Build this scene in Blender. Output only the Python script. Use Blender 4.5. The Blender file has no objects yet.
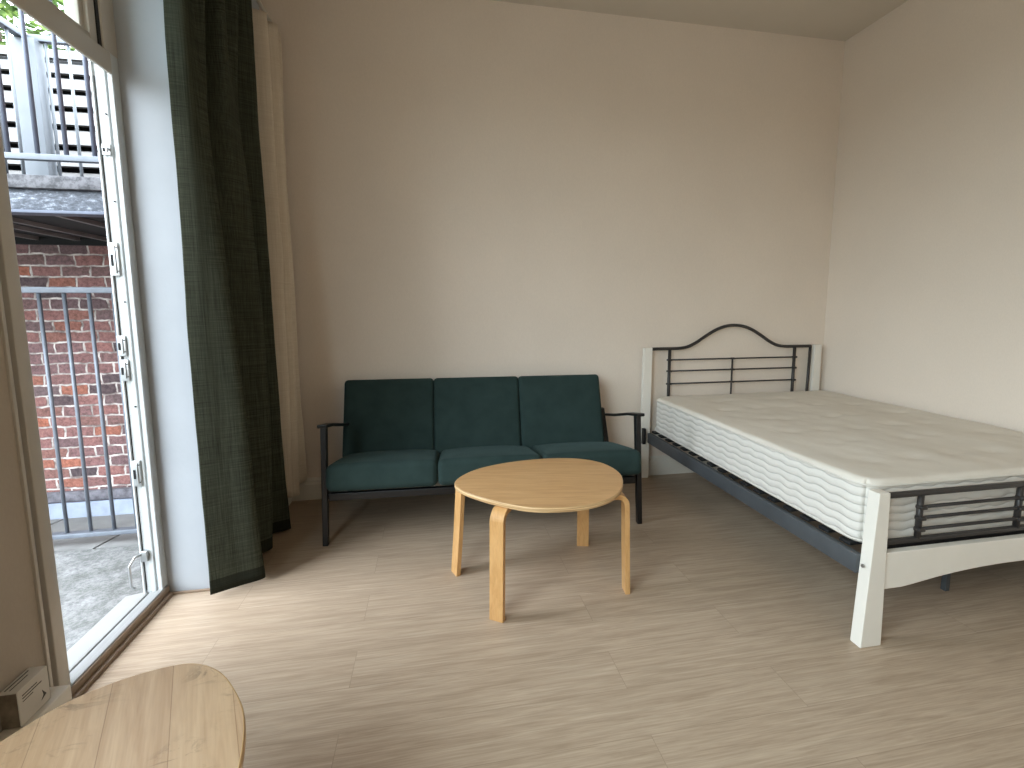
import bpy, bmesh, math, random
from mathutils import Vector, Matrix, noise
random.seed(7)
PI = math.pi
scene = bpy.context.scene
col = scene.collection

# ------------------------------------------------------------ camera, sky, exposure
cam_data = bpy.data.cameras.new('camera')
cam = bpy.data.objects.new('camera', cam_data)
col.objects.link(cam)
scene.camera = cam
YAW, PITCH, ROLL, F, EYE = .1864, .119, -.0027, 480.0, 1.35
fw = Vector((math.sin(YAW)*math.cos(PITCH), math.cos(YAW)*math.cos(PITCH), -math.sin(PITCH)))
rt0 = Vector((math.cos(YAW), -math.sin(YAW), 0)); up0 = rt0.cross(fw)
rt = math.cos(ROLL)*rt0 + math.sin(ROLL)*up0
up = -math.sin(ROLL)*rt0 + math.cos(ROLL)*up0
m3 = Matrix((rt, up, -fw)).transposed()
cam.matrix_world = Matrix.Translation((0, 0, EYE)) @ m3.to_4x4()
cam_data.sensor_fit = 'HORIZONTAL'
cam_data.sensor_width = 36
cam_data.lens = F*36/1024
cam_data.shift_x = -12.7/1024
cam_data.shift_y = -18.7/1024
cam_data.clip_start = .02

SKY = 9.0
world = bpy.data.worlds.new('world'); scene.world = world
world.use_nodes = True
wn, wl = world.node_tree.nodes, world.node_tree.links
bg = wn['Background']
tc = wn.new('ShaderNodeTexCoord'); sx = wn.new('ShaderNodeSeparateXYZ'); rp = wn.new('ShaderNodeValToRGB')
wl.new(tc.outputs['Generated'], sx.inputs[0]); wl.new(sx.outputs['Z'], rp.inputs[0]); wl.new(rp.outputs[0], bg.inputs[0])
rp.color_ramp.elements[0].position = 0.0; rp.color_ramp.elements[0].color = (.16, .17, .16, 1)
rp.color_ramp.elements[1].position = .35; rp.color_ramp.elements[1].color = (.82, .91, 1.0, 1)
e = rp.color_ramp.elements.new(.03); e.color = (.5, .56, .6, 1)
bg.inputs[1].default_value = SKY

vs = scene.view_settings
scene.display_settings.display_device = 'sRGB'
vs.view_transform = 'Standard'; vs.look = 'None'; vs.gamma = 1; vs.use_curve_mapping = False
vs.exposure = 0.66

def portal(name, loc, rot, sx_, sy_):
    L = bpy.data.lights.new(name, 'AREA'); L.shape = 'RECTANGLE'; L.size = sx_; L.size_y = sy_
    L.cycles.is_portal = True
    o = bpy.data.objects.new(name, L); o.location = loc; o.rotation_euler = rot; col.objects.link(o)
# portals sit in the openings and only guide sky sampling (they emit nothing)
portal('portal_door', (-1.45, 2.08, 1.5), (0, -PI/2, 0), 3.0, .62)
portal('portal_window', (-1.45, -.6, 1.93), (0, -PI/2, 0), 2.2, 3.0)

FILL_LAMP = (1.2, -1.0, 2.9)
FILL_POWER = 15

# ------------------------------------------------------------ materials
MATS = {}
def srgb(r, g, b):
    f = lambda c: (c/255/12.92 if c/255 <= .04045 else ((c/255+.055)/1.055)**2.4)
    return (f(r), f(g), f(b), 1)
class NT:
    def __init__(s, name, rough=.6, metal=0, spec=.5):
        s.m = bpy.data.materials.new(name); s.m.use_nodes = True
        s.n, s.l = s.m.node_tree.nodes, s.m.node_tree.links
        s.b = s.n['Principled BSDF']
        s.b.inputs['Roughness'].default_value = rough; s.b.inputs['Metallic'].default_value = metal
        s.b.inputs['Specular IOR Level'].default_value = spec
        s.tc = s.n.new('ShaderNodeTexCoord')
        MATS[name] = s.m
    def map(s, scale=(1, 1, 1), rot=(0, 0, 0), loc=(0, 0, 0), src=None):
        q = s.n.new('ShaderNodeMapping'); q.inputs['Scale'].default_value = scale
        q.inputs['Rotation'].default_value = rot; q.inputs['Location'].default_value = loc
        s.l.new(src or s.tc.outputs['Object'], q.inputs[0]); return q.outputs[0]
    def noise(s, vec, scale=5, detail=4, rough=.55, dist=0):
        q = s.n.new('ShaderNodeTexNoise'); q.inputs['Scale'].default_value = scale
        q.inputs['Detail'].default_value = detail; q.inputs['Roughness'].default_value = rough
        q.inputs['Distortion'].default_value = dist
        s.l.new(vec, q.inputs['Vector']); return q.outputs[0]
    def ramp(s, fac, stops):
        q = s.n.new('ShaderNodeValToRGB'); cr = q.color_ramp
        while len(cr.elements) < len(stops): cr.elements.new(.5)
        for e_, (p, c) in zip(cr.elements, stops):
            e_.position = p; e_.color = c if len(c) == 4 else (*c, 1)
        s.l.new(fac, q.inputs[0]); return q.outputs[0]
    def mix(s, fac, a, b, mode='MIX'):
        q = s.n.new('ShaderNodeMix'); q.data_type = 'RGBA'; q.blend_type = mode
        for i, v in ((0, fac), (6, a), (7, b)):
            if hasattr(v, 'is_output') or hasattr(v, 'links'): s.l.new(v, q.inputs[i])
            else: q.inputs[i].default_value = v
        return q.outputs[2]
    def math(s, op, a, b=0):
        q = s.n.new('ShaderNodeMath'); q.operation = op
        for i, v in ((0, a), (1, b)):
            if hasattr(v, 'links'): s.l.new(v, q.inputs[i])
            else: q.inputs[i].default_value = v
        return q.outputs[0]
    def color(s, c):
        if hasattr(c, 'links'): s.l.new(c, s.b.inputs['Base Color'])
        else: s.b.inputs['Base Color'].default_value = c
        return s
    def bump(s, h, strength=.3, dist=.01):
        q = s.n.new('ShaderNodeBump'); q.inputs['Strength'].default_value = strength
        q.inputs['Distance'].default_value = dist
        s.l.new(h, q.inputs['Height']); s.l.new(q.outputs[0], s.b.inputs['Normal']); return s

def simple(name, c, rough=.6, metal=0, var=.06, vscale=8, bump=.0, bscale=60, spec=.5):
    t = NT(name, rough, metal, spec)
    n = t.noise(t.map(), vscale)
    lo = tuple(max(0, x*(1-var)) for x in c[:3]); hi = tuple(min(1, x*(1+var)) for x in c[:3])
    t.color(t.ramp(n, [(.3, lo), (.7, hi)]))
    if bump: t.bump(t.noise(t.map(), bscale, 3), bump, .004)
    return t.m

# wallpaper: warm off-white with a fine linen relief
def wallpaper(name, c):
    t = NT(name, .85, 0, .25)
    n = t.noise(t.map(), 1.3, 3)
    lo = tuple(x*.965 for x in c[:3]); hi = tuple(x*1.02 for x in c[:3])
    fine = t.noise(t.map((60, 60, 22)), 3, 3)
    base = t.ramp(n, [(.3, lo), (.7, hi)])
    t.color(t.mix(.06, base, t.ramp(fine, [(.3, (.3, .3, .3)), (.7, (1, 1, 1))]), 'MULTIPLY'))
    t.bump(fine, .12, .004)
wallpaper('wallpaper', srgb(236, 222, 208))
wallpaper('rear_paint', srgb(150, 132, 114))  # unseen rear wall, colour darkened to reduce the fill light
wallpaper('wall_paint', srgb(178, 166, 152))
simple('reveal_plaster', srgb(170, 175, 180), .75, var=.04, vscale=4, bump=.25, bscale=25)
simple('ceiling_paint', srgb(214, 204, 190), .9, var=.03, vscale=2)
simple('trim_white', srgb(226, 220, 208), .45, var=.03)
simple('upvc', srgb(188, 192, 192), .3, var=.03)
simple('upvc_shaded', srgb(186, 179, 168), .35, var=.03)  # same white plastic, shade on the room side mixed into the colour
simple('upvc_sill', srgb(142, 142, 140), .35, var=.05)
simple('gasket', srgb(25, 26, 28), .5)
simple('sill_oak', srgb(140, 120, 100), .5, var=.12)
simple('bed_white', srgb(232, 226, 216), .38, var=.02)
simple('bed_metal', srgb(60, 57, 56), .42, .35, var=.12)
simple('rail_metal', srgb(84, 88, 92), .45, .3, var=.1)
simple('slat_dark', srgb(22, 22, 24), .6)
simple('sofa_black', srgb(20, 19, 20), .38)
simple('steel', srgb(170, 172, 172), .3, .9, var=.1)
simple('steel_dark', srgb(46, 46, 46), .35, .7)
simple('galv', srgb(100, 106, 114), .5, .25, var=.14, vscale=20)
simple('rail_grey', srgb(84, 90, 104), .5, .2, var=.12, vscale=20)
simple('white_paint', srgb(104, 110, 116), .5, var=.08, vscale=6)
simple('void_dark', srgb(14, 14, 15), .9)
simple('joist_grey', srgb(112, 108, 106), .7, var=.15)
simple('flash_blue', srgb(118, 128, 144), .5, var=.2, vscale=9)
simple('slab_grey', srgb(120, 120, 118), .8, var=.16, vscale=6)
simple('plinth', srgb(98, 96, 102), .85, var=.5, vscale=22)
simple('bark', srgb(70, 56, 44), .9, var=.3)
simple('carton', srgb(206, 200, 190), .6, var=.05)
simple('carton_end', srgb(122, 112, 98), .8, var=.35, vscale=28)
simple('ink', srgb(70, 66, 62), .7)

# floor: greyed oak laminate, boards run along x
t = NT('laminate', .42, 0, .35)
mp = t.map((1, 1, 1), (0, 0, PI*0), (.33, .05, 0))
br = t.n.new('ShaderNodeTexBrick'); t.l.new(mp, br.inputs['Vector'])
br.offset = .37; br.inputs['Scale'].default_value = 1; br.inputs['Brick Width'].default_value = 1.55
br.inputs['Row Height'].default_value = .19; br.inputs['Mortar Size'].default_value = .0009
br.inputs['Mortar Smooth'].default_value = .1; br.inputs['Bias'].default_value = 0
br.inputs['Color1'].default_value = (.0, .0, .0, 1); br.inputs['Color2'].default_value = (1, 1, 1, 1)
br.inputs['Mortar'].default_value = (.5, .5, .5, 1)
off = t.n.new('ShaderNodeVectorMath'); off.operation = 'MULTIPLY_ADD'
t.l.new(br.outputs['Color'], off.inputs[0]); off.inputs[1].default_value = (7.3, 3.1, 1.7); t.l.new(mp, off.inputs[2])
g1 = t.noise(t.map((1.6, 26, 1), src=off.outputs[0]), 1.6, 6, .68, .8)
g2 = t.noise(t.map((3, 90, 1), src=off.outputs[0]), 2, 4, .6)
c1 = t.ramp(g1, [(.25, srgb(167, 146, 125)), (.5, srgb(187, 166, 144)), (.75, srgb(200, 181, 160))])
c2 = t.ramp(g2, [(.3, srgb(186, 180, 172)), (.65, (1, 1, 1))])
c3 = t.mix(.45, c1, c2, 'MULTIPLY')
c3 = t.mix(t.math('MULTIPLY', br.outputs['Color'], .08), c3, srgb(140, 118, 94))
c3 = t.mix(t.math('MULTIPLY', br.outputs['Fac'], .4), c3, srgb(96, 78, 62))
t.color(c3); t.bump(g2, .05, .002)
t.l.new(t.ramp(g2, [(.2, (.36,)*3), (.8, (.5,)*3)]), t.b.inputs['Roughness'])

# birch tabletop
def birch(name, rot, stripes, ca, cb, cc, worn=False):
    t = NT(name, .38, 0, .4)
    mp = t.map((1, 1, 1), (0, 0, rot), (.37, .05, 0))
    g = t.noise(t.map((1.2, 14, 3), src=mp), 2.4, 5, .6, 1.2)
    f = t.noise(t.map((4, 80, 10), src=mp), 3, 3)
    c = t.ramp(g, [(.25, ca), (.5, cb), (.78, cc)])
    c = t.mix(.18, c, t.ramp(f, [(.35, (.55, .5, .45)), (.6, (1, 1, 1))]), 'MULTIPLY')
    if stripes:
        b = t.n.new('ShaderNodeTexBrick'); t.l.new(mp, b.inputs['Vector']); b.offset = 0
        b.inputs['Scale'].default_value = 1; b.inputs['Brick Width'].default_value = 40
        b.inputs['Row Height'].default_value = .112; b.inputs['Mortar Size'].default_value = .0009
        b.inputs['Color1'].default_value = (.0, 0, 0, 1); b.inputs['Color2'].default_value = (1, 1, 1, 1)
        c = t.mix(t.math('MULTIPLY', b.outputs['Color'], .16), c, srgb(222, 196, 158))
        c = t.mix(t.math('MULTIPLY', b.outputs['Fac'], .42), c, srgb(90, 66, 44))
    sc = t.noise(t.map((1, 1.6, 1), (0, 0, .5)), 11, 6, .7, 2.0)
    if worn:
        spot = t.noise(t.map(), 3.2, 2)
        k = t.math('MULTIPLY', t.ramp(sc, [(.54, (0, 0, 0)), (.60, (1, 1, 1))]), t.ramp(spot, [(.44, (0, 0, 0)), (.52, (1, 1, 1))]))
        c = t.mix(t.math('MULTIPLY', k, .55), c, srgb(96, 78, 58))
    else:
        k = t.ramp(sc, [(.68, (0, 0, 0)), (.76, (1, 1, 1))])
        c = t.mix(t.math('MULTIPLY', k, .3), c, srgb(120, 88, 52))
    t.color(c)
birch('birch_top', .2, False, srgb(186, 142, 94), srgb(200, 156, 106), srgb(212, 170, 120))
birch('birch_worn', 1.16, True, srgb(154, 120, 88), srgb(168, 136, 104), srgb(182, 152, 120), True)
birch('birch_leg', PI/2, False, srgb(194, 146, 90), srgb(208, 160, 104), srgb(216, 172, 118))
t = NT('birch_edge', .4); g = t.noise(t.map((1, 1, 60)), 4, 2)
t.color(t.ramp(g, [(.35, srgb(176, 138, 96)), (.6, srgb(222, 188, 140))]))

# sofa fabric: velvet; the back cushions use the same green with the sheen taken off
for nm, sheen in (('sofa_green', .22), ('sofa_green_back', .0)):
    t = NT(nm, .9, 0, .12)
    n = t.noise(t.map(), 9, 4); f = t.noise(t.map(), 420, 2)
    t.color(t.ramp(n, [(.3, srgb(43, 58, 56)), (.7, srgb(50, 66, 64))]))
    t.b.inputs['Sheen Weight'].default_value = sheen; t.b.inputs['Sheen Roughness'].default_value = .4
    t.b.inputs['Sheen Tint'].default_value = srgb(125, 150, 150)
    t.bump(f, .25, .002)
simple('piping_green', srgb(40, 60, 56), .9)

# mattress
t = NT('mattress_top', .85, 0, .2)
n = t.noise(t.map(), 3, 3)
t.color(t.ramp(n, [(.3, srgb(222, 214, 202)), (.7, srgb(230, 223, 212))]))
w1 = t.noise(t.map(), 16, 3); t.bump(w1, .22, .012)
t = NT('mattress_side', .75, 0, .25)
w = t.n.new('ShaderNodeSeparateXYZ'); t.l.new(t.tc.outputs['Object'], w.inputs[0])
xy = t.math('ADD', w.outputs['X'], w.outputs['Y'])
nz = t.noise(t.map(), 9, 2)
ph = t.math('ADD', t.math('MULTIPLY', w.outputs['Z'], 2*PI/.036), t.math('ADD', t.math('MULTIPLY', t.math('SINE', t.math('MULTIPLY', xy, 2*PI/.12)), .6), t.math('MULTIPLY', nz, 3.6)))
q1 = t.math('ABSOLUTE', t.math('SINE', t.math('MULTIPLY', ph, .5)))
q2 = t.math('SINE', t.math('MULTIPLY', xy, 2*PI/.065))
hh = t.math('ADD', t.math('POWER', q1, .6), t.math('MULTIPLY', q2, .12))
t.color(t.ramp(q1, [(.0, srgb(206, 202, 196)), (.4, srgb(222, 217, 209))])); t.bump(hh, .55, .011)
simple('mattress_tape', srgb(216, 210, 200), .7)

# linen curtains
def linen(name, ca, cb, trans, sc=1.0):
    t = NT(name, .95, 0, .1)
    a = t.noise(t.map((220*sc, 220*sc, 3)), 1, 3, .7); b = t.noise(t.map((5, 5, 300*sc)), 1, 3, .7)
    m_ = t.math('MULTIPLY', a, b)
    c = t.ramp(m_, [(.12, ca), (.42, cb)])
    t.color(c); t.bump(m_, .3, .002)
    tr = t.n.new('ShaderNodeBsdfTranslucent'); t.l.new(c, tr.inputs[0])
    mx = t.n.new('ShaderNodeMixShader'); mx.inputs[0].default_value = trans
    t.l.new(t.b.outputs[0], mx.inputs[1]); t.l.new(tr.outputs[0], mx.inputs[2])
    t.l.new(mx.outputs[0], t.n['Material Output'].inputs[0])
linen('linen_green', srgb(48, 50, 40), srgb(90, 94, 80), .26)
linen('linen_hem', srgb(34, 36, 30), srgb(50, 53, 44), .06)
linen('liner_cream', srgb(214, 200, 180), srgb(234, 222, 206), .2)

# brick
t = NT('brick', .9, 0, .2)
w = t.n.new('ShaderNodeSeparateXYZ'); t.l.new(t.tc.outputs['Object'], w.inputs[0])
cb = t.n.new('ShaderNodeCombineXYZ'); t.l.new(t.math('ADD', w.outputs['X'], w.outputs['Y']), cb.inputs[0]); t.l.new(w.outputs['Z'], cb.inputs[1])
wob = t.n.new('ShaderNodeVectorMath'); wob.operation = 'MULTIPLY_ADD'
nn = t.n.new('ShaderNodeTexNoise'); nn.inputs['Scale'].default_value = 14; t.l.new(t.tc.outputs['Object'], nn.inputs['Vector'])
t.l.new(nn.outputs['Color'], wob.inputs[0]); wob.inputs[1].default_value = (.035, .026, 0); t.l.new(cb.outputs[0], wob.inputs[2])
b = t.n.new('ShaderNodeTexBrick'); t.l.new(wob.outputs[0], b.inputs['Vector'])
b.inputs['Scale'].default_value = 1; b.inputs['Brick Width'].default_value = .175; b.inputs['Row Height'].default_value = .0755
b.inputs['Mortar Size'].default_value = .0085; b.inputs['Mortar Smooth'].default_value = .6
b.inputs['Color1'].default_value = (0, 0, 0, 1); b.inputs['Color2'].default_value = (1, 1, 1, 1); b.inputs['Mortar'].default_value = (.5, .5, .5, 1)
base = t.ramp(b.outputs['Color'], [(0, srgb(78, 70, 72)), (.25, srgb(124, 98, 98)), (.55, srgb(146, 104, 98)), (.8, srgb(110, 94, 94)), (1, srgb(164, 104, 84))])
gr = t.noise(t.map(), 42, 6, .8)
base = t.mix(.75, base, t.ramp(gr, [(.38, (.36, .36, .38)), (.6, (1.0, 1.0, 1.0))]), 'MULTIPLY')
mort = t.ramp(t.noise(t.map(), 14, 4), [(.35, srgb(120, 110, 106)), (.65, srgb(206, 198, 192))])
t.color(t.mix(b.outputs['Fac'], base, mort))
t.bump(t.math('SUBTRACT', t.math('MULTIPLY', gr, .4), b.outputs['Fac']), .6, .012)

t = NT('terrace_concrete', .9, 0, .2)
a = t.noise(t.map(), 5, 4); b_ = t.noise(t.map(), 30, 6, .85)
c = t.ramp(a, [(.35, srgb(116, 117, 114)), (.65, srgb(142, 142, 141))])
t.color(t.mix(.7, c, t.ramp(b_, [(.42, (.40, .41, .41)), (.58, (1, 1, 1))]), 'MULTIPLY')); t.bump(b_, .5, .01)
t = NT('slate_white', .75)
a = t.noise(t.map(), 7, 5, .7)
t.color(t.ramp(a, [(.3, srgb(64, 62, 61)), (.6, srgb(84, 82, 80))]))
t = NT('beam_paint', .5, .2)
a = t.noise(t.map((1, 1, 2.2)), 30, 6, .75)
w = t.n.new('ShaderNodeSeparateXYZ'); t.l.new(t.tc.outputs['Object'], w.inputs[0])
t.color(t.ramp(a, [(.40, srgb(48, 52, 60)), (.54, srgb(78, 84, 94)), (.66, srgb(140, 146, 154))]))
t = NT('beam_top', .6, .1); a = t.noise(t.map(), 30, 5, .7)
t.color(t.ramp(a, [(.4, srgb(44, 44, 48)), (.6, srgb(92, 92, 96))]))
t = NT('leaf', .6, 0, .4)
oi = t.noise(t.map(), 6, 3)
t.color(t.ramp(oi, [(.3, srgb(44, 66, 34)), (.5, srgb(96, 124, 66)), (.7, srgb(176, 200, 120))]))
t = NT('glass', .02)
tr = t.n.new('ShaderNodeBsdfTransparent'); tr.inputs[0].default_value = (.93, .97, .96, 1)
gl = t.n.new('ShaderNodeBsdfGlossy'); gl.inputs['Roughness'].default_value = .02
mx = t.n.new('ShaderNodeMixShader')
mx.inputs[0].default_value = .04; t.l.new(tr.outputs[0], mx.inputs[1]); t.l.new(gl.outputs[0], mx.inputs[2])
t.l.new(mx.outputs[0], t.n['Material Output'].inputs[0])

t = NT('fill_glow', .5); t.color((.9, .85, .75, 1))
t.b.inputs['Emission Color'].default_value = (1, .78, .56, 1); t.b.inputs['Emission Strength'].default_value = FILL_POWER

# ------------------------------------------------------------ mesh building
class MB:
    def __init__(s): s.v = []; s.f = []; s.mi = []; s.sm = []
    def add(s, vs_, fs, mi=0, smooth=False):
        o = len(s.v); s.v += [tuple(v) for v in vs_]
        for f_ in fs: s.f.append([o+i for i in f_]); s.mi.append(mi); s.sm.append(smooth)
        return s
    def box(s, x0, y0, z0, x1, y1, z1, r=0, mi=0, M=None):
        cx, cy, cz = (x0+x1)/2, (y0+y1)/2, (z0+z1)/2
        return s.rbox((cx, cy, cz), (abs(x1-x0), abs(y1-y0), abs(z1-z0)), r, 2 if r else 0, mi, M)
    def rbox(s, c, size, r=0, seg=3, mi=0, M=None, fn=None, sub=(1, 1, 1), smooth=None):
        h = [a/2 for a in size]; r = min(r, min(h)*.999)
        cs = []
        for a in range(3):
            L = []
            if r > 0:
                for k in range(seg): L.append(-h[a] + r*(1-math.cos(k/seg*PI/2)) if False else -h[a] + r*k/seg)
                for k in range(sub[a]+1): L.append(-(h[a]-r) + 2*(h[a]-r)*k/sub[a])
                for k in range(1, seg+1): L.append(h[a]-r + r*k/seg)
            else:
                for k in range(sub[a]+1): L.append(-h[a] + 2*h[a]*k/sub[a])
            cs.append(L)
        idx = {}; V = []; Fc = []
        def vid(p):
            key = tuple(round(q, 6) for q in p)
            if key not in idx:
                if r > 0:
                    q = Vector([max(-(h[i]-r), min(h[i]-r, p[i])) for i in range(3)])
                    d = Vector(p)-q
                    # cube -> sphere map on the corner region
                    if d.length > 1e-9:
                        mx = max(abs(x) for x in d)
                        d = d.normalized()*(mx if mx < r-1e-7 else r) if mx < r-1e-7 else d.normalized()*r
                    P = q+d
                else: P = Vector(p)
                if fn: P = Vector(fn(P))
                P = P+Vector(c)
                if M: P = M @ P
                idx[key] = len(V); V.append(P)
            return idx[key]
        for a in range(3):
            u, w_ = (a+1) % 3, (a+2) % 3
            for sgn in (-1, 1):
                for i in range(len(cs[u])-1):
                    for j in range(len(cs[w_])-1):
                        q = []
                        for (ii, jj) in ((i, j), (i+1, j), (i+1, j+1), (i, j+1)):
                            p = [0, 0, 0]; p[a] = sgn*h[a]; p[u] = cs[u][ii]; p[w_] = cs[w_][jj]
                            q.append(vid(p))
                        if sgn < 0: q.reverse()
                        Fc.append(q)
        return s.add(V, Fc, mi, (r > 0) if smooth is None else smooth)
    def tube(s, pts, r, seg=10, closed=False, mi=0, sq=False):
        pts = [Vector(p) for p in pts]; n = len(pts)
        rs = r if isinstance(r, (list, tuple)) else [r]*n
        V = []; ref = None
        for i, p in enumerate(pts):
            if closed: d = pts[(i+1) % n]-pts[i-1]
            else: d = pts[min(i+1, n-1)]-pts[max(i-1, 0)]
            d.normalize()
            if ref is None:
                ref = Vector((0, 0, 1)) if abs(d.z) < .9 else Vector((1, 0, 0))
            a = (ref - d*ref.dot(d)).normalized(); ref = a; b_ = d.cross(a)
            for k in range(seg):
                t_ = 2*PI*(k+.5)/seg
                V.append(p + (a*math.cos(t_)+b_*math.sin(t_))*rs[i]*(1.414 if seg == 4 else 1))
        Fc = []
        for i in range(n if closed else n-1):
            for k in range(seg):
                A = i*seg+k; B = i*seg+(k+1) % seg; j = (i+1) % n
                Fc.append((A, B, j*seg+(k+1) % seg, j*seg+k))
        s.add(V, Fc, mi, seg > 4)
        if not closed:
            s.add(V[:seg], [tuple(range(seg))[::-1]], mi); s.add(V[-seg:], [tuple(range(seg))], mi)
        return s
    def prism(s, poly, axis, a0, a1, mi=0, smooth=False, mi_side=None):
        # poly in the two other axes (order: x,y,z without axis)
        def P(p, a):
            q = list(p); q.insert(axis, a); return tuple(q)
        n = len(poly)
        V = [P(p, a0) for p in poly]+[P(p, a1) for p in poly]
        s.add(V, [tuple(range(n))[::-1], tuple(range(n, 2*n))], mi)
        s.add(V, [(i, (i+1) % n, n+(i+1) % n, n+i) for i in range(n)], mi if mi_side is None else mi_side, smooth)
        return s
    def build(s, name, mats, parent=None, loc=(0, 0, 0), rot=(0, 0, 0), bevel=0, bseg=2):
        if isinstance(mats, str): mats = [mats]
        me = bpy.data.meshes.new(name); me.from_pydata(s.v, [], s.f)
        for m in mats: me.materials.append(MATS[m])
        me.polygons.foreach_set('material_index', s.mi)
        me.polygons.foreach_set('use_smooth', s.sm)
        bm = bmesh.new(); bm.from_mesh(me)
        bmesh.ops.remove_doubles(bm, verts=bm.verts, dist=1e-6)
        bmesh.ops.recalc_face_normals(bm, faces=bm.faces)
        bm.to_mesh(me); bm.free(); me.update()
        o = bpy.data.objects.new(name, me); col.objects.link(o)
        o.location = loc; o.rotation_euler = rot
        if parent: o.parent = parent
        if bevel:
            b = o.modifiers.new('bevel', 'BEVEL'); b.width = bevel; b.segments = bseg; b.limit_method = 'ANGLE'; b.angle_limit = .6
            b.harden_normals = False
        return o

def tag(o, label=None, cat=None, group=None, kind=None):
    if label: o['label'] = label
    if cat: o['category'] = cat
    if group: o['group'] = group
    if kind: o['kind'] = kind
    return o
def thing(name, label, cat, loc=(0, 0, 0), rz=0, group=None, kind=None):
    o = bpy.data.objects.new(name, None); o.empty_display_size = .1; col.objects.link(o)
    o.location = loc; o.rotation_euler = (0, 0, rz)
    return tag(o, label, cat, group, kind)
def B(*a, **k): return MB().box(*a, **k)
def catmull(pts, n=8, closed=False):
    out = []; N = len(pts); pts = [Vector(p) for p in pts]
    for i in range(N if closed else N-1):
        g = lambda k: pts[k % N] if closed else pts[max(0, min(N-1, k))]
        p0, p1, p2, p3 = g(i-1), g(i), g(i+1), g(i+2)
        for j in range(n):
            t_ = j/n
            out.append(.5*((2*p1)+(p2-p0)*t_+(2*p0-5*p1+4*p2-p3)*t_*t_+(3*p1-p0-3*p2+p3)*t_**3))
    if not closed: out.append(pts[-1])
    return out

# ------------------------------------------------------------ room shell
XL, XN, XR, YB, YN, ZC = -1.03, -1.27, 3.24, 3.52, -2.6, 3.43
def struct(mb, name, mats, label, cat, **k): return tag(mb.build(name, mats, **k), label, cat, kind='structure')
struct(B(XN, YN, -.1, XR, YB, 0), 'floor', 'laminate', 'greyed oak laminate floor of long boards', 'floor')
struct(B(XN-.3, YN-.2, ZC, XR+.2, YB+.2, ZC+.15), 'ceiling', 'ceiling_paint', 'plain painted ceiling above the room', 'ceiling')
struct(B(XN-.3, YB, -.1, XR+.2, YB+.2, ZC), 'wall_back', 'wallpaper', 'cream papered wall behind the sofa and headboard', 'wall')
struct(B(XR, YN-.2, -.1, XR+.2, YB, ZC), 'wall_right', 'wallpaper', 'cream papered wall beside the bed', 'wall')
struct(B(XN-.3, YN-.2, -.1, XR, YN, ZC), 'wall_rear', 'rear_paint', 'unseen wall behind the camera, darkened to cut the fill light', 'wall')
# left wall, near half flush with the door frame, with a second window further back
w = MB()
w.box(XN-.25, YN, -.1, XN, -2.1, ZC); w.box(XN-.25, .9, -.1, XN, 1.70, ZC)
w.box(XN-.25, -2.1, -.1, XN, .9, .85); w.box(XN-.25, -2.1, 3.0, XN, .9, ZC)
w.box(XN-.25, 1.70, 3.12, XN, 2.42, ZC)
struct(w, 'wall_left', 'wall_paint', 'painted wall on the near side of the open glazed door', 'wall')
struct(B(-1.345, 2.42, -.1, XL, YB, ZC), 'wall_left_reveal', 'reveal_plaster', 'white plastered reveal between the door frame and the green curtain', 'wall')
# window 2 (out of frame): frame and glass
w = MB()
for a in ((-2.1, -2.02), (-.64, -.56), (.82, .9)): w.box(XN-.16, a[0], .85, XN-.09, a[1], 3.0, .004)
w.box(XN-.16, -2.02, .85, XN-.09, .82, .93, .004); w.box(XN-.16, -2.02, 2.92, XN-.09, .82, 3.0, .004)
wf = struct(w, 'window_2', 'upvc', 'white framed window further along the left wall', 'window')

B(XN-.128, -2.03, .92, XN-.124, .83, 2.93).build('pane', 'glass', wf)

# baseboards: moulded section
def skirting(pts2, h, th): return [(0, 0), (th, 0), (th, h*.72), (th*.55, h*.8), (th*.6, h*.9), (th*.25, h), (0, h)]
sec = skirting(0, .155, .022)
struct(MB().prism([(YB-a, z) for a, z in sec], 0, XL, XR), 'baseboard_back', 'trim_white', 'white moulded baseboard along the wall behind the sofa', 'baseboard')
struct(MB().prism([(XR-a, z) for a, z in sec], 1, YN, YB-.022), 'baseboard_right', 'trim_white', 'white moulded baseboard along the wall beside the bed', 'baseboard')
struct(MB().box(XL, 2.45, 0, XL+.02, YB-.022, .15, .004), 'baseboard_left', 'trim_white', 'white baseboard behind the curtains', 'baseboard')
struct(MB().box(XN, YN+.02, 0, XN+.07, 1.695, .128, .006), 'baseboard_near', 'trim_white', 'white boxed ledge under the carton at the near left wall', 'baseboard')
struct(MB().box(XN+.002, 2.41, 0, XL, 2.42, .012, .003), 'trim_1', 'sill_oak', 'thin strip along the foot of the white reveal', 'trim')

# added globe lamp out of view behind the camera, gives warm fill
lp = thing('fill_lamp', 'added globe lamp, unseen behind the camera, for warm fill light', 'lamp', (FILL_LAMP[0], FILL_LAMP[1], FILL_LAMP[2]))
m = MB(); V = []; Fc = []
for i in range(13):
    a = PI*i/12
    for k in range(20): V.append((.13*math.sin(a)*math.cos(2*PI*k/20), .13*math.sin(a)*math.sin(2*PI*k/20), .13*math.cos(a)))
for i in range(12):
    for k in range(20): Fc.append((i*20+k, i*20+(k+1) % 20, (i+1)*20+(k+1) % 20, (i+1)*20+k))
m.add(V, Fc, 0, True); m.build('globe', 'fill_glow', lp)
MB().tube([(0, 0, .12), (0, 0, ZC-FILL_LAMP[2])], [.02, .02], 10).build('stem', 'trim_white', lp)

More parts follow.
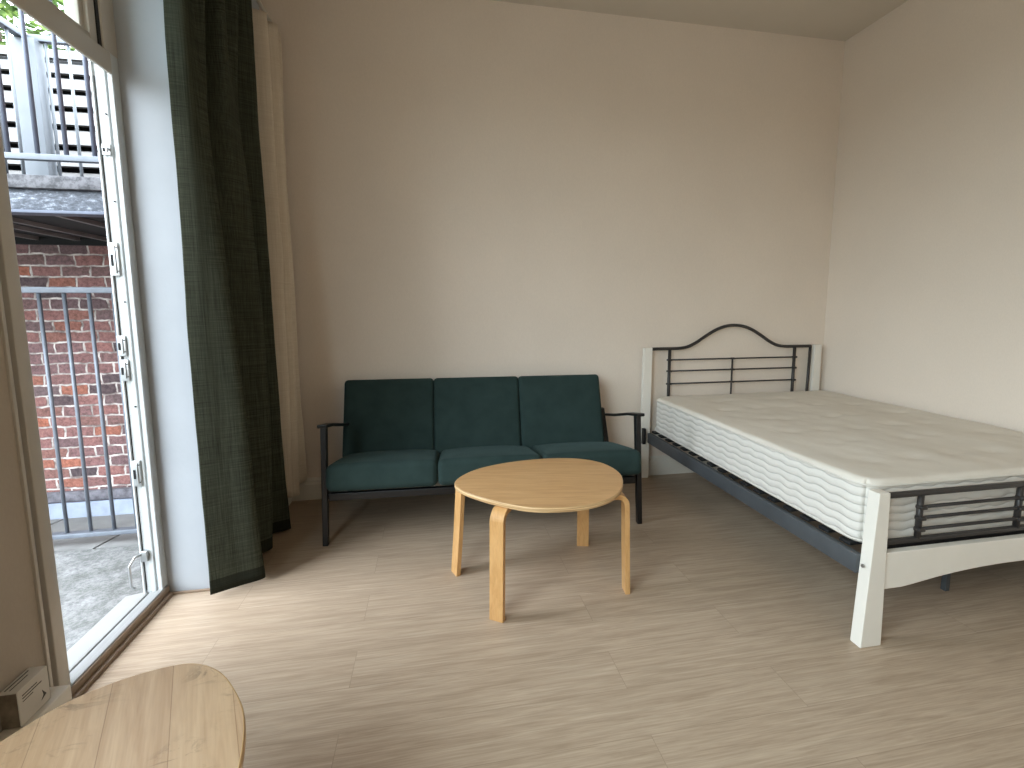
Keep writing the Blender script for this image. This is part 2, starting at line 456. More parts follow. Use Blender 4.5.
# ------------------------------------------------------------ glazed door frame with transom
d = thing('door_1', 'white plastic door frame standing open to the terrace', 'door', (0, 0, 0), kind='structure')
m = MB()
m.box(-1.35, 1.747, 0, -1.272, 1.797, 2.33, .004)       # near jamb
m.box(-1.35, 1.70, 0, -1.29, 1.747, 3.12, .003)
m.box(-1.272, 1.70, 0, -1.262, 1.712, 3.12, .002)
m.build('near_jamb', 'upvc_shaded', d)
m = MB()
m.box(-1.285, 2.372, .0, -1.27, 2.42, 3.12, .003)
m.box(-1.300, 2.386, .0, -1.285, 2.42, 3.12, .002)
m.box(-1.318, 2.378, .0, -1.300, 2.42, 3.12, .003)
m.box(-1.345, 2.384, .0, -1.318, 2.42, 3.12, .003)
m.box(-1.352, 2.374, .0, -1.344, 2.42, 3.12, .002)
m.build('far_jamb', 'upvc', d)
m = MB().box(-1.344, 2.3825, .05, -1.340, 2.3845, 2.3); m.build('weather_seal', 'gasket', d)
m = MB()
m.prism([(-1.35, 2.375), (-1.335, 2.36), (-1.315, 2.36), (-1.305, 2.33), (-1.29, 2.33), (-1.284, 2.308), (-1.272, 2.305), (-1.27, 2.31), (-1.27, 2.386), (-1.35, 2.386)], 1, 1.735, 2.372)
m.build('transom_bar', 'upvc_shaded', d)
m = MB().box(-1.35, 1.735, 3.04, -1.27, 2.42, 3.12, .004); m.build('head_rail', 'upvc_shaded', d)
# tilting transom sash, slightly ajar (near-black strip beside it paints in the gap's shade)
m = MB()
m.box(-1.345, 1.74, 2.388, -1.280, 1.80, 3.03, .004); m.box(-1.345, 2.275, 2.388, -1.280, 2.318, 3.03, .004); m.box(-1.345, 2.250, 2.388, -1.296, 2.275, 3.03, .004)
m.box(-1.345, 1.80, 2.388, -1.280, 2.275, 2.412, .003); m.box(-1.345, 1.80, 2.985, -1.275, 2.262, 3.03, .004)
sash = m.build('transom_sash', 'upvc_shaded', d)
m = MB().box(-1.345, 2.318, 2.387, -1.276, 2.334, 3.04); m.build('sash_gap_shade', 'gasket', d)
MB().box(-1.3525, 2.334, 2.387, -1.268, 2.4205, 3.04, .003).build('transom_post', 'upvc_shaded', d)
g = MB().box(-1.322, 1.80, 2.405, -1.316, 2.26, 2.99).build('pane', 'glass', sash)
# threshold
m = MB()
m.box(-1.288, 1.70, 0, -1.266, 2.41, .056, .003)
m.box(-1.326, 1.735, 0, -1.292, 2.40, .044, .004)
m.box(-1.352, 1.735, 0, -1.336, 2.395, .040, .003)
m.prism([(-1.445, -.03), (-1.352, -.03), (-1.352, .034), (-1.44, .022), (-1.445, .015)], 1, 1.60, 2.40)
m.build('threshold', 'upvc_sill', d)
m = MB().box(-1.337, 1.735, .0, -1.325, 2.395, .028); m.box(-1.293, 1.735, 0, -1.287, 2.40, .036); m.build('threshold_seal', 'gasket', d)
m = MB().box(-1.266, 1.70, 0, -1.247, 2.41, .018, .004); m.box(-1.266, 1.70, .018, -1.261, 2.41, .05, .001); m.build('threshold_trim', 'sill_oak', d)
# strike plates on the far jamb
def strike(z0, z1, x0=-1.346):
    p = MB().box(x0, 2.370, z0, x0+.034, 2.377, z1, .003).build('strike_plate', 'steel', d)
    MB().box(x0+.004, 2.3685, z0+(z1-z0)*.3, x0+.013, 2.3705, z0+(z1-z0)*.65).build('latch_hole', 'void_dark', p)
    MB().box(x0+.017, 2.366, z0+.012, x0+.024, 2.371, z1-.012, .002).build('keep', 'steel', p)
    for zz in (z0+.02, z1-.02):
        MB().tube([(x0+.029, 2.367, zz), (x0+.029, 2.371, zz)], .003, 8).build('screw', 'steel_dark', p)
strike(1.49, 1.63); strike(1.145, 1.235, -1.352); strike(1.035, 1.13, -1.350); strike(.555, .675, -1.344); strike(1.985, 2.03, -1.335)
for zz in (1.80, 1.38, .92, 2.15):
    MB().tube([(-1.309, 2.373, zz), (-1.309, 2.380, zz)], .004, 8).build('screw', 'steel_dark', d)
MB().box(-1.345, 2.362, .20, -1.315, 2.378, .25, .003).build('corner_keep', 'steel', d)
hk = MB().tube([(-1.365, 2.34, .09), (-1.372, 2.33, .10), (-1.372, 2.33, .20), (-1.355, 2.345, .235), (-1.34, 2.362, .235)], .005, 8)
hk.build('stay_hook', 'steel', d)

# ------------------------------------------------------------ carton on the ledge
ct = thing('carton', 'small white printed carton on the ledge at the near left wall', 'box', (-1.243, 1.582, .130))
m = MB().rbox((0, 0, .056), (.050, .112, .112), .003, 2); bx = m.build('carton_body', 'carton', ct)
MB().rbox((0, -.0565, .056), (.045, .002, .106), 0, 0).build('carton_end', 'carton_end', ct)
X = .0252
for (y0, y1, z0, z1) in ((-.042, .012, .088, .091), (-.042, .028, .079, .082), (-.042, -.005, .070, .0725)):
    B(X, y0, z0, X+.0006, y1, z1).build('text_line', 'ink', ct)
for (x0, x1, y0, y1) in ((-.016, -.012, -.045, .04), (-.003, 0, -.045, .02)):
    B(x0, y0, .1118, x1, y1, .1123).build('text_line', 'ink', ct)
MB().prism([(.020, .022), (.04, .030), (.026, .052), (.030, .034)], 0, X-.0004, X+.0006).build('flame_mark', 'ink', ct)

# ------------------------------------------------------------ curtains
def interp(path, n): return catmull([(a, b, 0) for a, b in path], n)
def curtain(name, top, mid, bot, zt, zb, mats, nz=60, seg=9, hem=.045, wob=.006, th=.004):
    """folded cloth between plan curves; zb may be a function of u"""
    T, Mi, Bo = (interp(p, seg) for p in (top, mid, bot)); n = len(T)
    V = []; Fc = []; mi = []
    for j in range(nz+1):
        t_ = j/nz
        for i in range(n):
            u = i/(n-1)
            zbb = zb(u) if callable(zb) else zb
            a, b_, c = T[i], Mi[i], Bo[i]
            # quadratic through top, mid, bottom
            p = a*(2*(t_-.5)*(t_-1)) + b_*(4*t_*(1-t_)) + c*(2*t_*(t_-.5))
            z = zt+(zbb-zt)*t_
            nn_ = noise.noise(Vector((p.x*7, p.y*7, z*1.6)))*wob + noise.noise(Vector((p.x*20, p.y*20, z*5)))*wob*.35
            V.append((p.x+nn_, p.y+nn_*.6, z))
    hemrow = int(nz*(1-hem/ (zt-.03)*1.0))
    m = MB()
    f1 = []; f2 = []
    for j in range(nz):
        for i in range(n-1):
            q = (j*n+i, j*n+i+1, (j+1)*n+i+1, (j+1)*n+i)
            (f2 if j >= hemrow else f1).append(q)
    m.add(V, f1+f2, 0, True)
    m.mi = [0]*len(f1)+[1]*len(f2)
    o = m.build(name, mats)
    s_ = o.modifiers.new('thick', 'SOLIDIFY'); s_.thickness = th; s_.offset = 0
    return o
gtop = [(-1.055, 2.385), (-.985, 2.40), (-1.02, 2.48), (-.925, 2.46), (-1.00, 2.56), (-.875, 2.53), (-1.00, 2.70), (-.89, 2.75), (-.99, 2.86), (-.895, 2.93), (-.97, 3.02)]
gmid = [(-1.07, 2.375), (-1.0, 2.395), (-.925, 2.45), (-1.00, 2.53), (-1.02, 2.60), (-.96, 2.66), (-.89, 2.74), (-.98, 2.80), (-1.0, 2.88), (-.905, 2.95), (-.96, 3.04)]
gbot = [(-1.056, 2.331), (-.955, 2.385), (-.855, 2.447), (-.97, 2.54), (-1.01, 2.64), (-.965, 2.69), (-.915, 2.76), (-.98, 2.84), (-.98, 2.93), (-.885, 2.99), (-.96, 3.05)]
c1 = curtain('curtain', gtop, gmid, gbot, 3.03, .025, ['linen_green', 'linen_hem'], 90)
tag(c1, 'dark green linen curtain hanging in folds beside the open door', 'curtain')
edge = None
ltop = [(-.95, 3.10), (-.88, 3.13), (-.93, 3.19), (-.86, 3.24), (-.93, 3.29), (-.865, 3.33), (-.90, 3.38)]
lmid = [(-.96, 3.10), (-.88, 3.13), (-.94, 3.19), (-.87, 3.24), (-.95, 3.29), (-.90, 3.33), (-.885, 3.37)]
lbot = [(-.96, 3.10), (-.90, 3.13), (-.95, 3.19), (-.89, 3.24), (-.95, 3.29), (-.925, 3.33), (-.87, 3.36)]
c2 = curtain('curtain', ltop, lmid, lbot, 3.0, lambda u: .20-.06*math.sin(u*PI), ['liner_cream', 'liner_cream'], 60, wob=.008)
tag(c2, 'cream liner curtain hanging behind the green one by the back wall', 'curtain')
rod = thing('curtain_rod', 'slim curtain rod running along the left wall above the curtains', 'curtain rod', (-.92, 2.9, 3.06))
MB().tube([(0, -1.3, 0), (0, .47, 0)], .011, 12).build('rod', 'trim_white', rod)
MB().tube([(0, .47, 0), (0, .50, 0)], [.016, .012], 12).build('finial', 'trim_white', rod)
MB().box(-.11, .40, -.01, 0, .42, .01, .002).build('bracket', 'trim_white', rod)

# ------------------------------------------------------------ sofa
sofa = thing('sofa', 'dark green three seat sofa with slim black wooden frame', 'sofa', (.315, 2.745, 0), math.radians(-2.3))
HW = .955
for i in range(3):
    w_ = .622; cx = (i-1)*.619-.004
    def fn(p, w_=w_):
        u = p.x/(w_/2); v = p.y/.33
        k = max(0, 1-u*u)**.6*max(0, 1-v*v)**.6
        z = p.z + (k*.024 if p.z > 0 else 0)
        if p.z > 0: z -= .02*max(0, -v)**2*0
        return (p.x, p.y, z)
    M_ = Matrix.Translation((cx, .275, .346)) @ Matrix.Rotation(math.radians(-10.5), 4, 'X')
    m = MB().rbox((0, 0, 0), (w_, .65, .150), .038, 5, fn=fn, sub=(12, 12, 2), M=M_)
    m.build('seat_cushion', 'sofa_green', sofa)
tilt = math.radians(-20)
for i in range(3):
    w_ = .601; cx = (i-1)*.599-.052
    def fb(p, w_=w_):
        u = p.x/(w_/2); v = p.z/.235
        k = max(0, 1-u*u)**.6*max(0, 1-v*v)**.6
        return (p.x, p.y - (k*.02 if p.y < 0 else 0), p.z)
    M_ = Matrix.Translation((cx, .586, .596)) @ Matrix.Rotation(tilt, 4, 'X')
    m = MB().rbox((0, 0, 0), (w_, .11, .54), .026, 5, fn=fb, sub=(12, 2, 10), M=M_)
    m.build('back_cushion', 'sofa_green_back', sofa)
# wooden frame
HL, HR = .955, .928
m = MB()
m.box(-HL+.03, -.005, .262, HR-.03, .03, .305, .004); m.box(-HL+.03, .56, .185, HR-.03, .60, .222, .004)
for xa, xb in ((-HL, -HL+.035), (HR-.035, HR)):
    m.prism([(.03, .262), (.60, .185), (.60, .222), (.03, .302)], 0, xa, xb)
m.build('seat_frame', 'sofa_black', sofa)
m = MB()
M_ = Matrix.Translation((-.02, .655, .60)) @ Matrix.Rotation(tilt, 4, 'X')
m.rbox((0, 0, .17), (1.78, .02, .05), .004, 2, M=M_); m.rbox((0, 0, -.17), (1.78, .02, .05), .004, 2, M=M_)
m.build('back_frame', 'sofa_black', sofa)
def bar(m, a, b_, wa, ha, wb, hb):
    """tapered rectangular bar from a to b (x half-widths wa, y half-depth ha)"""
    V = [(a[0]+sx_*wa, a[1]+sy*ha, a[2]) for sx_, sy in ((-1, -1), (1, -1), (1, 1), (-1, 1))]
    V += [(b_[0]+sx_*wb, b_[1]+sy*hb, b_[2]) for sx_, sy in ((-1, -1), (1, -1), (1, 1), (-1, 1))]
    m.add(V, [(3, 2, 1, 0), (4, 5, 6, 7)]+[(i, (i+1) % 4, 4+(i+1) % 4, 4+i) for i in range(4)]); return m
for sx_ in (-1, 1):
    H_ = HL if sx_ < 0 else HR
    bar(MB(), (sx_*H_, 0, 0), (sx_*(H_-.008), .055, .682), .015, .018, .016, .022).build('leg', 'sofa_black', sofa, bevel=.003)
    bar(MB(), (sx_*H_, .70, 0), (sx_*(H_-.01), .58, .24), .015, .018, .016, .022).build('leg', 'sofa_black', sofa, bevel=.003)
    bar(MB(), (sx_*(H_-.042), .47, .20), (sx_*(H_-.052), .64, .61), .014, .03, .014, .02).build('back_post', 'sofa_black', sofa, bevel=.003)
    pts = [(-.03, .692), (.0, .688), (.15, .662), (.30, .624), (.40, .598), (.66, .545), (.66, .562), (.40, .616), (.30, .642), (.15, .680), (.0, .707), (-.03, .713)]
    MB().prism(pts, 0, sx_*(H_+.008), sx_*(H_-.045)).build('armrest', 'sofa_black', sofa, bevel=.006)

# ------------------------------------------------------------ bentwood tables
def bent_leg(base, nrm, ztop, parent, loc, wdt=.066, th=.024, reach=.16, splay=.012):
    """L-shaped laminated leg: vertical post, quarter bend, then under the top towards the centre"""
    nx, ny = nrm; L = math.hypot(nx, ny); nx /= L; ny /= L
    R_ = .055
    path = [(splay, 0), (splay*.45, .22), (0, ztop-R_)]
    for k in range(1, 9):
        a = k/8*PI/2
        path.append((-(R_-R_*math.cos(a)), ztop-R_+R_*math.sin(a)))
    path.append((-reach, ztop))
    # inner offset
    outl = []; innl = []
    for i, p in enumerate(path):
        q0 = path[max(0, i-1)]; q1 = path[min(len(path)-1, i+1)]
        dx, dz = q1[0]-q0[0], q1[1]-q0[1]; l_ = math.hypot(dx, dz)
        n_ = (-dz/l_, dx/l_)   # pointing to inside of the bend
        outl.append(p); innl.append((p[0]+n_[0]*th, p[1]+n_[1]*th))
    poly = outl+innl[::-1]
    V = []
    for side in (-1, 1):
        for (s_, z) in poly:
            V.append((base[0]-loc[0]+nx*s_-ny*side*wdt/2, base[1]-loc[1]+ny*s_+nx*side*wdt/2, z))
    n = len(poly); k = len(path)
    Fc = []
    for i in range(k-1):
        for o_ in (0, n):
            Fc.append((o_+i, o_+i+1, o_+n-2-i, o_+n-1-i))
    S = [(i, (i+1) % n, n+(i+1) % n, n+i) for i in range(n)]
    m = MB(); m.add(V, Fc, 0); m.add(V, S, 0)
    return m.build('leg', 'birch_leg', parent, bevel=.0025)
def tabletop(outline, loc, z0, z1, matn, parent):
    pts = catmull([(x-loc[0], y-loc[1], 0) for x, y in outline], 8, True)
    n = len(pts); c = sum(pts, Vector())/n
    m = MB(); rings = [(-.006, z0), (-.001, z0+.002), (0, z0+.005), (0, z1-.005), (-.001, z1-.0015), (-.004, z1)]
    V = []
    for ins, z in rings:
        for i, p in enumerate(pts):
            tdir = (pts[(i+1) % n]-pts[i-1]).normalized(); nr = Vector((tdir.y, -tdir.x, 0))
            if nr.dot(p-c) < 0: nr = -nr
            q = p+nr*ins; V.append((q.x, q.y, z))
    for r_ in range(len(rings)-1):
        m.add([V[r_*n+i] for i in range(n)]+[V[(r_+1)*n+i] for i in range(n)], [(i, (i+1) % n, n+(i+1) % n, n+i) for i in range(n)], 1, True)
    m.add(V[:n], [tuple(range(n))], 0); m.add(V[-n:], [tuple(range(n))], 0)
    return m.build('tabletop', [matn, 'birch_edge'], parent)
ol = [(0.079, 2.249), (0.118, 2.345), (0.21, 2.437), (0.362, 2.505), (0.562, 2.535), (0.76, 2.505), (0.880, 2.40), (0.912, 2.229), (0.86, 2.065), (0.776, 1.953), (0.668, 1.890), (0.545, 1.870), (0.399, 1.892), (0.283, 1.962), (0.184, 2.055), (0.109, 2.152)]
loc = (.5, 2.2, 0)
tb = thing('coffee_table', 'egg shaped birch coffee table with four bentwood legs before the sofa', 'coffee table', loc)
tabletop(ol, loc, .492, .515, 'birch_top', tb)
bent_leg((.100, 2.352), (-.92, -.38), .492, tb, loc, splay=.034)
bent_leg((.240, 1.935), (-.55, -.83), .492, tb, loc)
bent_leg((.876, 2.035), (.98, -.12), .492, tb, loc)
bent_leg((.806, 2.50), (.25, .97), .492, tb, loc)
MB().box(-.25, -.03, .462, .25, .03, .4915, .003).build('under_rail', 'birch_leg', tb)
on = [(-0.861, 1.029), (-0.806, 1.112), (-0.738, 1.160), (-0.660, 1.188), (-0.59, 1.192), (-0.518, 1.154), (-0.453, 1.079), (-0.405, 0.995), (-0.373, 0.879), (-.36, .74), (-.39, .59), (-.48, .45), (-.63, .39), (-.79, .42), (-.91, .54), (-.955, .72), (-.93, .90)]
loc = (-.65, .8, 0)
tb2 = thing('coffee_table', 'worn egg shaped birch table at the near left, cut off by the frame', 'coffee table', loc)
tabletop(on, loc, .482, .505, 'birch_worn', tb2)
for base, nrm in (((-.60, 1.08), (.2, 1)), ((-.86, .82), (-1, .1)), ((-.45, .72), (1, -.05)), ((-.66, .47), (-.1, -1))):
    bent_leg(base, nrm, .482, tb2, loc, reach=.12)

# ------------------------------------------------------------ bed
bed = thing('bed_frame', 'double bed frame with white wooden posts and dark metal bars', 'bed', (2.38, 2.47, 0))
ox, oy = 2.38, 2.47
def bl(m, name, mat, parent=bed, **k):
    m.v = [(x-ox, y-oy, z) for x, y, z in m.v]; return m.build(name, mat, parent, **k)
BL, BR = 1.62, 3.14     # outer leg lines
def post(side, y0, y1, H_, ob, ot, ib, it):
    # profile in x,z ; side -1 left, +1 right mirrored about 2.38
    P_ = [(ob, 0), (ib, 0), (it, H_), (ot, H_)]
    if side > 0: P_ = [(2*ox-x, z) for x, z in P_]
    return MB().prism(P_, 1, y0, y1)
for s_ in (-1, 1):
    bl(post(s_, 3.455, 3.49, 1.04, 1.585, 1.592, 1.655, 1.660), 'head_post', 'bed_white', bevel=.003)
    bl(post(s_, 1.485, 1.535, .638, 1.636, 1.665, 1.733, 1.715), 'foot_post', 'bed_white', bevel=.003)
# foot rail with arched underside
up_ = [(1.70, .388), (2*ox-1.70, .388)]
lo = []
for k in range(25):
    x = 1.70+(2*ox-3.40)*k/24; u = abs(x-ox)/(ox-1.70)
    if u > .82: z = .236
    elif u > .60: z = .236+(.82-u)/.22*.022
    else: z = .258+.026*(1-(u/.60)**2)
    lo.append((x, z))
bl(MB().prism(lo+up_[::-1], 1, 1.492, 1.522), 'foot_rail', 'bed_white', bevel=.003)
# footboard ironwork
YF = 1.505
fb = MB().box(1.71, YF-.010, .608, 2*ox-1.71, YF+.010, .630, .006); f0 = bl(fb, 'foot_top_bar', 'bed_metal')
bl(MB().box(1.73, YF-.010, .418, 2*ox-1.73, YF+.010, .436, .004), 'foot_lower_bar', 'bed_metal')
for z in (.562, .517, .470):
    bl(MB().tube([(1.862, YF-.004, z), (2*ox-1.862, YF-.004, z)], .0068, 8), 'foot_bar', 'bed_metal')
for x in (1.882, 2.38, 2*ox-1.882):
    fu = bl(MB().tube([(x, YF, .43), (x, YF, .61)], .012, 8), 'foot_upright', 'bed_metal')
    for z in (.562, .517, .470):
        bl(MB().rbox((x, YF-.006, z), (.03, .03, .016), .005, 2), 'collar', 'bed_metal', fu)
bl(MB().box(1.70, 1.54, .375, 2*ox-1.70, 1.575, .41, .002), 'foot_crossbar', 'slat_dark')
# headboard ironwork
YH = 3.472
half = [(0, 1.208), (.08, 1.200), (.16, 1.172), (.24, 1.128), (.32, 1.078), (.39, 1.045), (.46, 1.032), (.54, 1.030), (.65, 1.030)]
pts = [(1.66, YH, 1.028)]+[(ox-a-.02, YH, z) for a, z in half[::-1]]+[(ox+a-.02, YH, z) for a, z in half[1:]]
pts[-1] = (3.075, YH, 1.03)
bl(MB().tube(catmull(pts, 5), .0125, 10), 'head_arch', 'bed_metal')
bl(MB().tube([(3.062, YH, .4), (3.072, YH, 1.03)], .011, 8), 'head_upright', 'bed_metal')
for x in (1.812, 2.925): bl(MB().tube([(x, YH, .4), (x, YH, 1.03)], .0125, 10), 'head_upright', 'bed_metal')
bl(MB().tube([(2.36, YH, .4), (2.36, YH, .945)], .0075, 8), 'head_upright', 'bed_metal')
for z in (.942, .853, .752):
    bl(MB().tube([(1.788, YH-.004, z), (2.948, YH-.004, z)], .0065, 8), 'head_bar', 'bed_metal')
    for x in (1.812, 2.36, 2.925): bl(MB().rbox((x, YH-.006, z), (.035, .03, .016), .006, 2), 'collar', 'bed_metal')
bl(MB().box(1.71, 3.458, .30, 2*ox-1.71, 3.486, .40, .003), 'head_lower_board', 'bed_white')
# side rails (angle iron), slats, mid leg
for s_ in (-1, 1):
    a = ox+s_*(ox-1.635); b_ = ox+s_*(ox-1.665)
    m = MB().box(min(a, b_), 1.535, .290, max(a, b_), 3.455, .368, .003)
    bl(m, 'side_rail', 'rail_metal')
    a = ox+s_*(ox-1.598)
    bl(MB().box(a-.012, 3.425, .285, a+.014, 3.456, .41, .003), 'rail_bracket', 'slat_dark')
for k in range(17):
    y = 1.60+k*.112
    bl(MB().box(1.667, y, .370, 2*ox-1.667, y+.055, .384, .002), 'slat', 'slat_dark')
bl(MB().box(ox-.015, 1.54, .335, ox+.015, 3.455, .369, .002), 'centre_beam', 'slat_dark')
for y in (1.75, 2.6): bl(MB().box(ox-.012, y-.012, 0, ox+.012, y+.012, .335, .002), 'centre_leg', 'rail_metal')
for z in (.335,):
    bl(MB().tube([(1.6385, 1.51, z), (1.643, 1.51, z)], .007, 10), 'bolt_cap', 'steel')

# mattress
tufts = [(x, y) for y in (1.80, 2.08, 2.32, 2.60, 2.90, 3.18) for x in (1.93, 2.16, 2.40, 2.66, 2.92)]
tufts = [(x+(.10 if i % 2 else -.02)*((j := i//5) % 2)+random.uniform(-.02, .02), y+random.uniform(-.02, .02)) for i, (x, y) in enumerate(tufts)]
MX0, MX1, MY0, MY1, MZ0, MZ1 = 1.667, 3.20, 1.545, 3.44, .386, .662
mc = ((MX0+MX1)/2, (MY0+MY1)/2, (MZ0+MZ1)/2)
mt = thing('mattress', 'thick white quilted mattress lying bare on the double bed', 'mattress', (mc[0], mc[1], MZ0))
def mf(p):
    x, y, z = p
    if z > .09:
        dz = 0
        for tx, ty in tufts:
            d2 = ((x+mc[0]-tx)/.055)**2+((y+mc[1]-ty)/.035)**2
            if d2 < 9: dz -= .011*math.exp(-d2)
        dz += .006*noise.noise(Vector((x*3, y*3, 0)))+.003*noise.noise(Vector((x*11, y*9, 2)))
        z += dz
    R_ = .085; hx, hy = (MX1-MX0)/2, (MY1-MY0)/2
    ax, ay = abs(x)-(hx-R_), abs(y)-(hy-R_)
    if ax > 0 and ay > 0:
        l_ = math.hypot(ax, ay); q = max(ax, ay)/l_
        x = math.copysign(hx-R_+ax*q, x); y = math.copysign(hy-R_+ay*q, y)
    return (x, y, z)
m = MB().rbox((0, 0, .138), (MX1-MX0, MY1-MY0, MZ1-MZ0), .03, 5, fn=mf, sub=(56, 72, 8))
for i, f_ in enumerate(m.f):
    zs = [m.v[q][2] for q in f_]
    if sum(zs)/4 < .252: m.mi[i] = 1
m.build('mattress_body', ['mattress_top', 'mattress_side'], mt)
def loop(z, inset, r_=.06):
    hx, hy = (MX1-MX0)/2+inset, (MY1-MY0)/2+inset; L_ = []
    for cx, cy, a0 in ((1, 1, 0), (-1, 1, 90), (-1, -1, 180), (1, -1, 270)):
        for k in range(7):
            a = math.radians(a0+k*15); L_.append((cx*(hx-r_)+r_*math.cos(a), cy*(hy-r_)+r_*math.sin(a), z))
    return L_
MB().tube(loop(.254, -.002, .083), .005, 6, True).build('top_piping', 'mattress_tape', mt)
MB().tube(loop(.018, -.003, .083), .005, 6, True).build('bottom_piping', 'mattress_tape', mt)

# ------------------------------------------------------------ outside
ZT = -.12
struct(B(-6, -5, ZT-.1, -1.50, 3.25, ZT), 'floor_terrace', 'terrace_concrete', 'weathered concrete terrace floor beyond the door', 'terrace')
m = MB()
for k in range(7):
    x0 = -5.2+k*.62; m.prism([(x0, 3.275), (x0+.605, 3.275), (x0+.605+.12, 3.80), (x0+.12, 3.80)], 2, ZT-.08, ZT-.005)
struct(m, 'floor_slabs', 'slab_grey', 'grey stone slabs between the terrace railing and the brick wall', 'paving')
struct(B(-6, 3.2, ZT-.2, -1.40, 4.0, ZT-.085), 'floor_gap', 'void_dark', 'dark gap under the stone slabs', 'ground')
struct(B(-6, 3.9, -.3, -1.2, 4.15, 2.2), 'wall_brick', 'brick', 'old red brick wall across the terrace', 'wall')
struct(B(-6, 3.862, -.03, -1.4, 3.9, .045, r=.01), 'trim_plinth', 'plinth', 'rough dark mortar band at the foot of the brick wall', 'trim')
struct(MB().prism([(3.78, ZT-.09), (3.865, ZT-.09), (3.865, -.03), (3.85, -.03)], 0, -6, -1.4), 'trim_flashing', 'flash_blue', 'pale blue flashing strip at the foot of the brick wall', 'trim')
m = MB().prism([(-1.356, 2.395), (-1.50, 2.66), (-1.50, 3.9), (-1.346, 3.9), (-1.346, 2.421), (-1.353, 2.421)], 2, ZT-.2, 1.78)
m.prism([(-1.356, 2.395), (-1.40, 2.48), (-1.40, 3.9), (-1.346, 3.9), (-1.346, 2.421), (-1.353, 2.421)], 2, 1.78, 3.5)
struct(m, 'wall_facade', 'brick', 'brick edge of the house just outside the door frame', 'wall')

r1 = thing('terrace_railing', 'grey steel railing along the far edge of the terrace', 'railing', (-2.6, 3.33, ZT))
def rl(m, name, mat, par, o):
    m.v = [(x-o[0], y-o[1], z-o[2]) for x, y, z in m.v]; return m.build(name, mat, par)
o1 = (-2.6, 3.33, ZT)
rl(MB().box(-4.4, 3.31, 1.445, -1.53, 3.35, 1.48, .003), 'top_rail', 'galv', r1, o1)
rl(MB().box(-4.4, 3.30, -.062, -1.53, 3.355, -.035, .003), 'bottom_rail', 'galv', r1, o1)
for k in range(21): 
    x = -1.892-k*.1285
    if abs(x+1.892) < .001 or True: rl(MB().tube([(x, 3.33, -.04), (x, 3.33, 1.45)], .0105, 8), 'baluster', 'galv', r1, o1)
for x in (-4.35, -3.0, -1.56): rl(MB().box(x-.02, 3.31, ZT+.003, x+.02, 3.35, 1.44, .003), 'post', 'galv', r1, o1)

# balcony above
ob = (-2.4, 3.3, 1.8)
bal = thing('balcony', 'dark steel balcony platform above the terrace', 'balcony', ob)
rl(MB().box(-5, 2.75, 1.815, -1.52, 2.80, 1.915, .003), 'front_beam', 'beam_paint', bal, ob)
rl(MB().box(-5, 2.72, 1.915, -1.52, 2.80, 1.975, .003), 'beam_flange', 'beam_top', bal, ob)
rl(MB().box(-5, 2.73, 1.803, -1.52, 2.81, 1.817, .002), 'lower_flange', 'rail_grey', bal, ob)
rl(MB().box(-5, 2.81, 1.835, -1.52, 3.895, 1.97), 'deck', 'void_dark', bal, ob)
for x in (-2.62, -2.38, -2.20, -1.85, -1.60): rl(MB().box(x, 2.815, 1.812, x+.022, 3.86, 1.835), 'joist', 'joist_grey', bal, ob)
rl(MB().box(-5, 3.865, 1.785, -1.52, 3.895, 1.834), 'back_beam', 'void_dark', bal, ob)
r2 = thing('balcony_railing', 'grey steel railing along the front of the balcony', 'railing', (-2.4, 2.76, 1.975))
o2 = (-2.4, 2.76, 1.975)
rl(MB().box(-4, 2.745, 2.05, -1.42, 2.775, 2.078, .003), 'bottom_rail', 'galv', r2, o2)
rl(MB().box(-4, 2.74, 3.08, -1.42, 2.78, 3.11, .003), 'top_rail', 'galv', r2, o2)
for k in range(16):
    x = -1.585-k*.118
    rl(MB().tube([(x, 2.76, 2.07), (x, 2.76, 3.09)], .0095, 8), 'baluster', 'rail_grey', r2, o2)
for x in (-3.9, -1.47): rl(MB().box(x-.02, 2.745, 1.978, x+.02, 2.775, 3.08, .003), 'post', 'galv', r2, o2)
XS = -2.54
r3 = thing('stair_railing', 'white railing behind the balcony turning a corner', 'railing', (XS, 3.6, 1.975))
o3 = (XS, 3.6, 1.975)
rl(MB().box(XS-.02, 2.85, 3.06, XS+.03, 3.87, 3.10, .004), 'side_top_rail', 'galv', r3, o3)
rl(MB().box(XS, 3.83, 3.06, -1.45, 3.87, 3.10, .004), 'back_top_rail', 'galv', r3, o3)
rl(MB().box(XS-.05, 3.36, 1.973, XS+.05, 3.42, 3.06, .004), 'post', 'white_paint', r3, o3)
rl(MB().box(XS-.05, 3.79, 1.973, XS+.09, 3.87, 3.06, .004), 'post', 'white_paint', r3, o3)
rl(MB().box(XS, 3.84, 2.02, -1.45, 3.86, 2.04, .002), 'back_bottom_rail', 'white_paint', r3, o3)
rl(MB().box(XS, 2.85, 2.0, XS+.02, 3.8, 2.02, .002), 'side_bottom_rail', 'white_paint', r3, o3)
for k in range(8):
    x = -1.55-k*.125
    if x > XS+.08: rl(MB().tube([(x, 3.85, 2.03), (x, 3.85, 3.07)], .009, 6), 'baluster', 'white_paint', r3, o3)
for k in range(7):
    y = 2.92+k*.13
    rl(MB().tube([(XS+.01, y, 2.01), (XS+.01, y, 3.07)], .009, 6), 'baluster', 'white_paint', r3, o3)

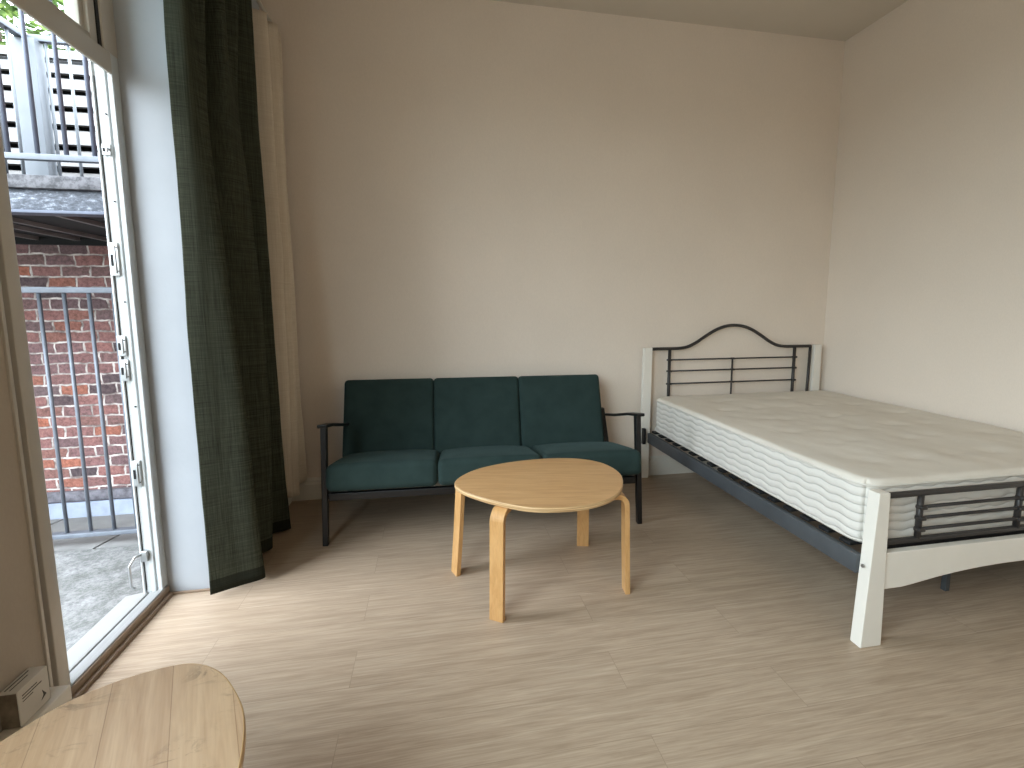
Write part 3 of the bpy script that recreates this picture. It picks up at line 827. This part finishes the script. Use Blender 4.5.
# pale slatted roof slope behind the wall
rf = thing('roof', 'pale stepped roof slope behind the balcony railings', 'roof', (-3.2, 4.6, 2.2))
of = (-3.2, 4.6, 2.2)
m = MB()
th = math.radians(45); s_ = .295
for k in range(-1, 7):
    y = 4.12+k*s_*math.cos(th); z = 2.30+k*s_*math.sin(th)
    # slab course: front lip, near-vertical face, dark recess below
    m.prism([(y, z+.065), (y+.03, z+.06), (y+s_*.707+.03, z+s_*.707+.0), (y+s_*.707+.0, z+s_*.707+.02)], 0, -6.2, -1.3)
rl(m, 'slab_courses', 'slate_white', rf, of)
m = MB(); y0, z0 = 4.20-.3*.707, 2.28-.3*.707
y1, z1 = 4.20+6.9*s_*.707, 2.28+6.9*s_*.707
m.prism([(y0, z0), (y1, z1), (y1, z0)], 0, -6.2, -1.3)
rl(m, 'roof_backing', 'void_dark', rf, of)  # near-black backing stands in for the shadow between the courses

# foliage
def foliage(name, label, cx, cy, cz, rx, ry, rz_, n, seed):
    rnd = random.Random(seed); t_ = thing(name, label, 'tree', (cx, cy, ZT))
    m = MB()
    for i in range(n):
        while True:
            p = Vector((rnd.uniform(-1, 1), rnd.uniform(-1, 1), rnd.uniform(-1, 1)))
            if p.length < 1 and p.length > .45: break
        c = Vector((p.x*rx, p.y*ry, cz-ZT+p.z*rz_))
        a = rnd.uniform(0, 2*PI); tl = rnd.uniform(-1, 1); s0 = rnd.uniform(.05, .11)
        u = Vector((math.cos(a), math.sin(a), tl*.6)).normalized(); v = u.cross(Vector((rnd.uniform(-1, 1), rnd.uniform(-1, 1), 1))).normalized()
        m.add([c-u*s0, c-u*s0*.1+v*s0*.45, c+u*s0, c-u*s0*.1-v*s0*.45], [(0, 1, 2, 3)])
    m.build('foliage', 'leaf', t_)
    MB().tube([(0, 0, 0), (.05, .02, (cz-ZT)*.6), (0, 0, cz-ZT)], [.09, .07, .03], 8).build('trunk', 'bark', t_)
foliage('tree', 'leafy green tree above the pale roof, left of the balcony posts', -5.3, 7.6, 5.0, 1.5, 1.2, 1.4, 3800, 3)
foliage('tree', 'leafy green tree above the pale roof, behind the door frame corner', -2.6, 7.7, 4.7, 1.15, 1.1, 1.2, 3000, 4)
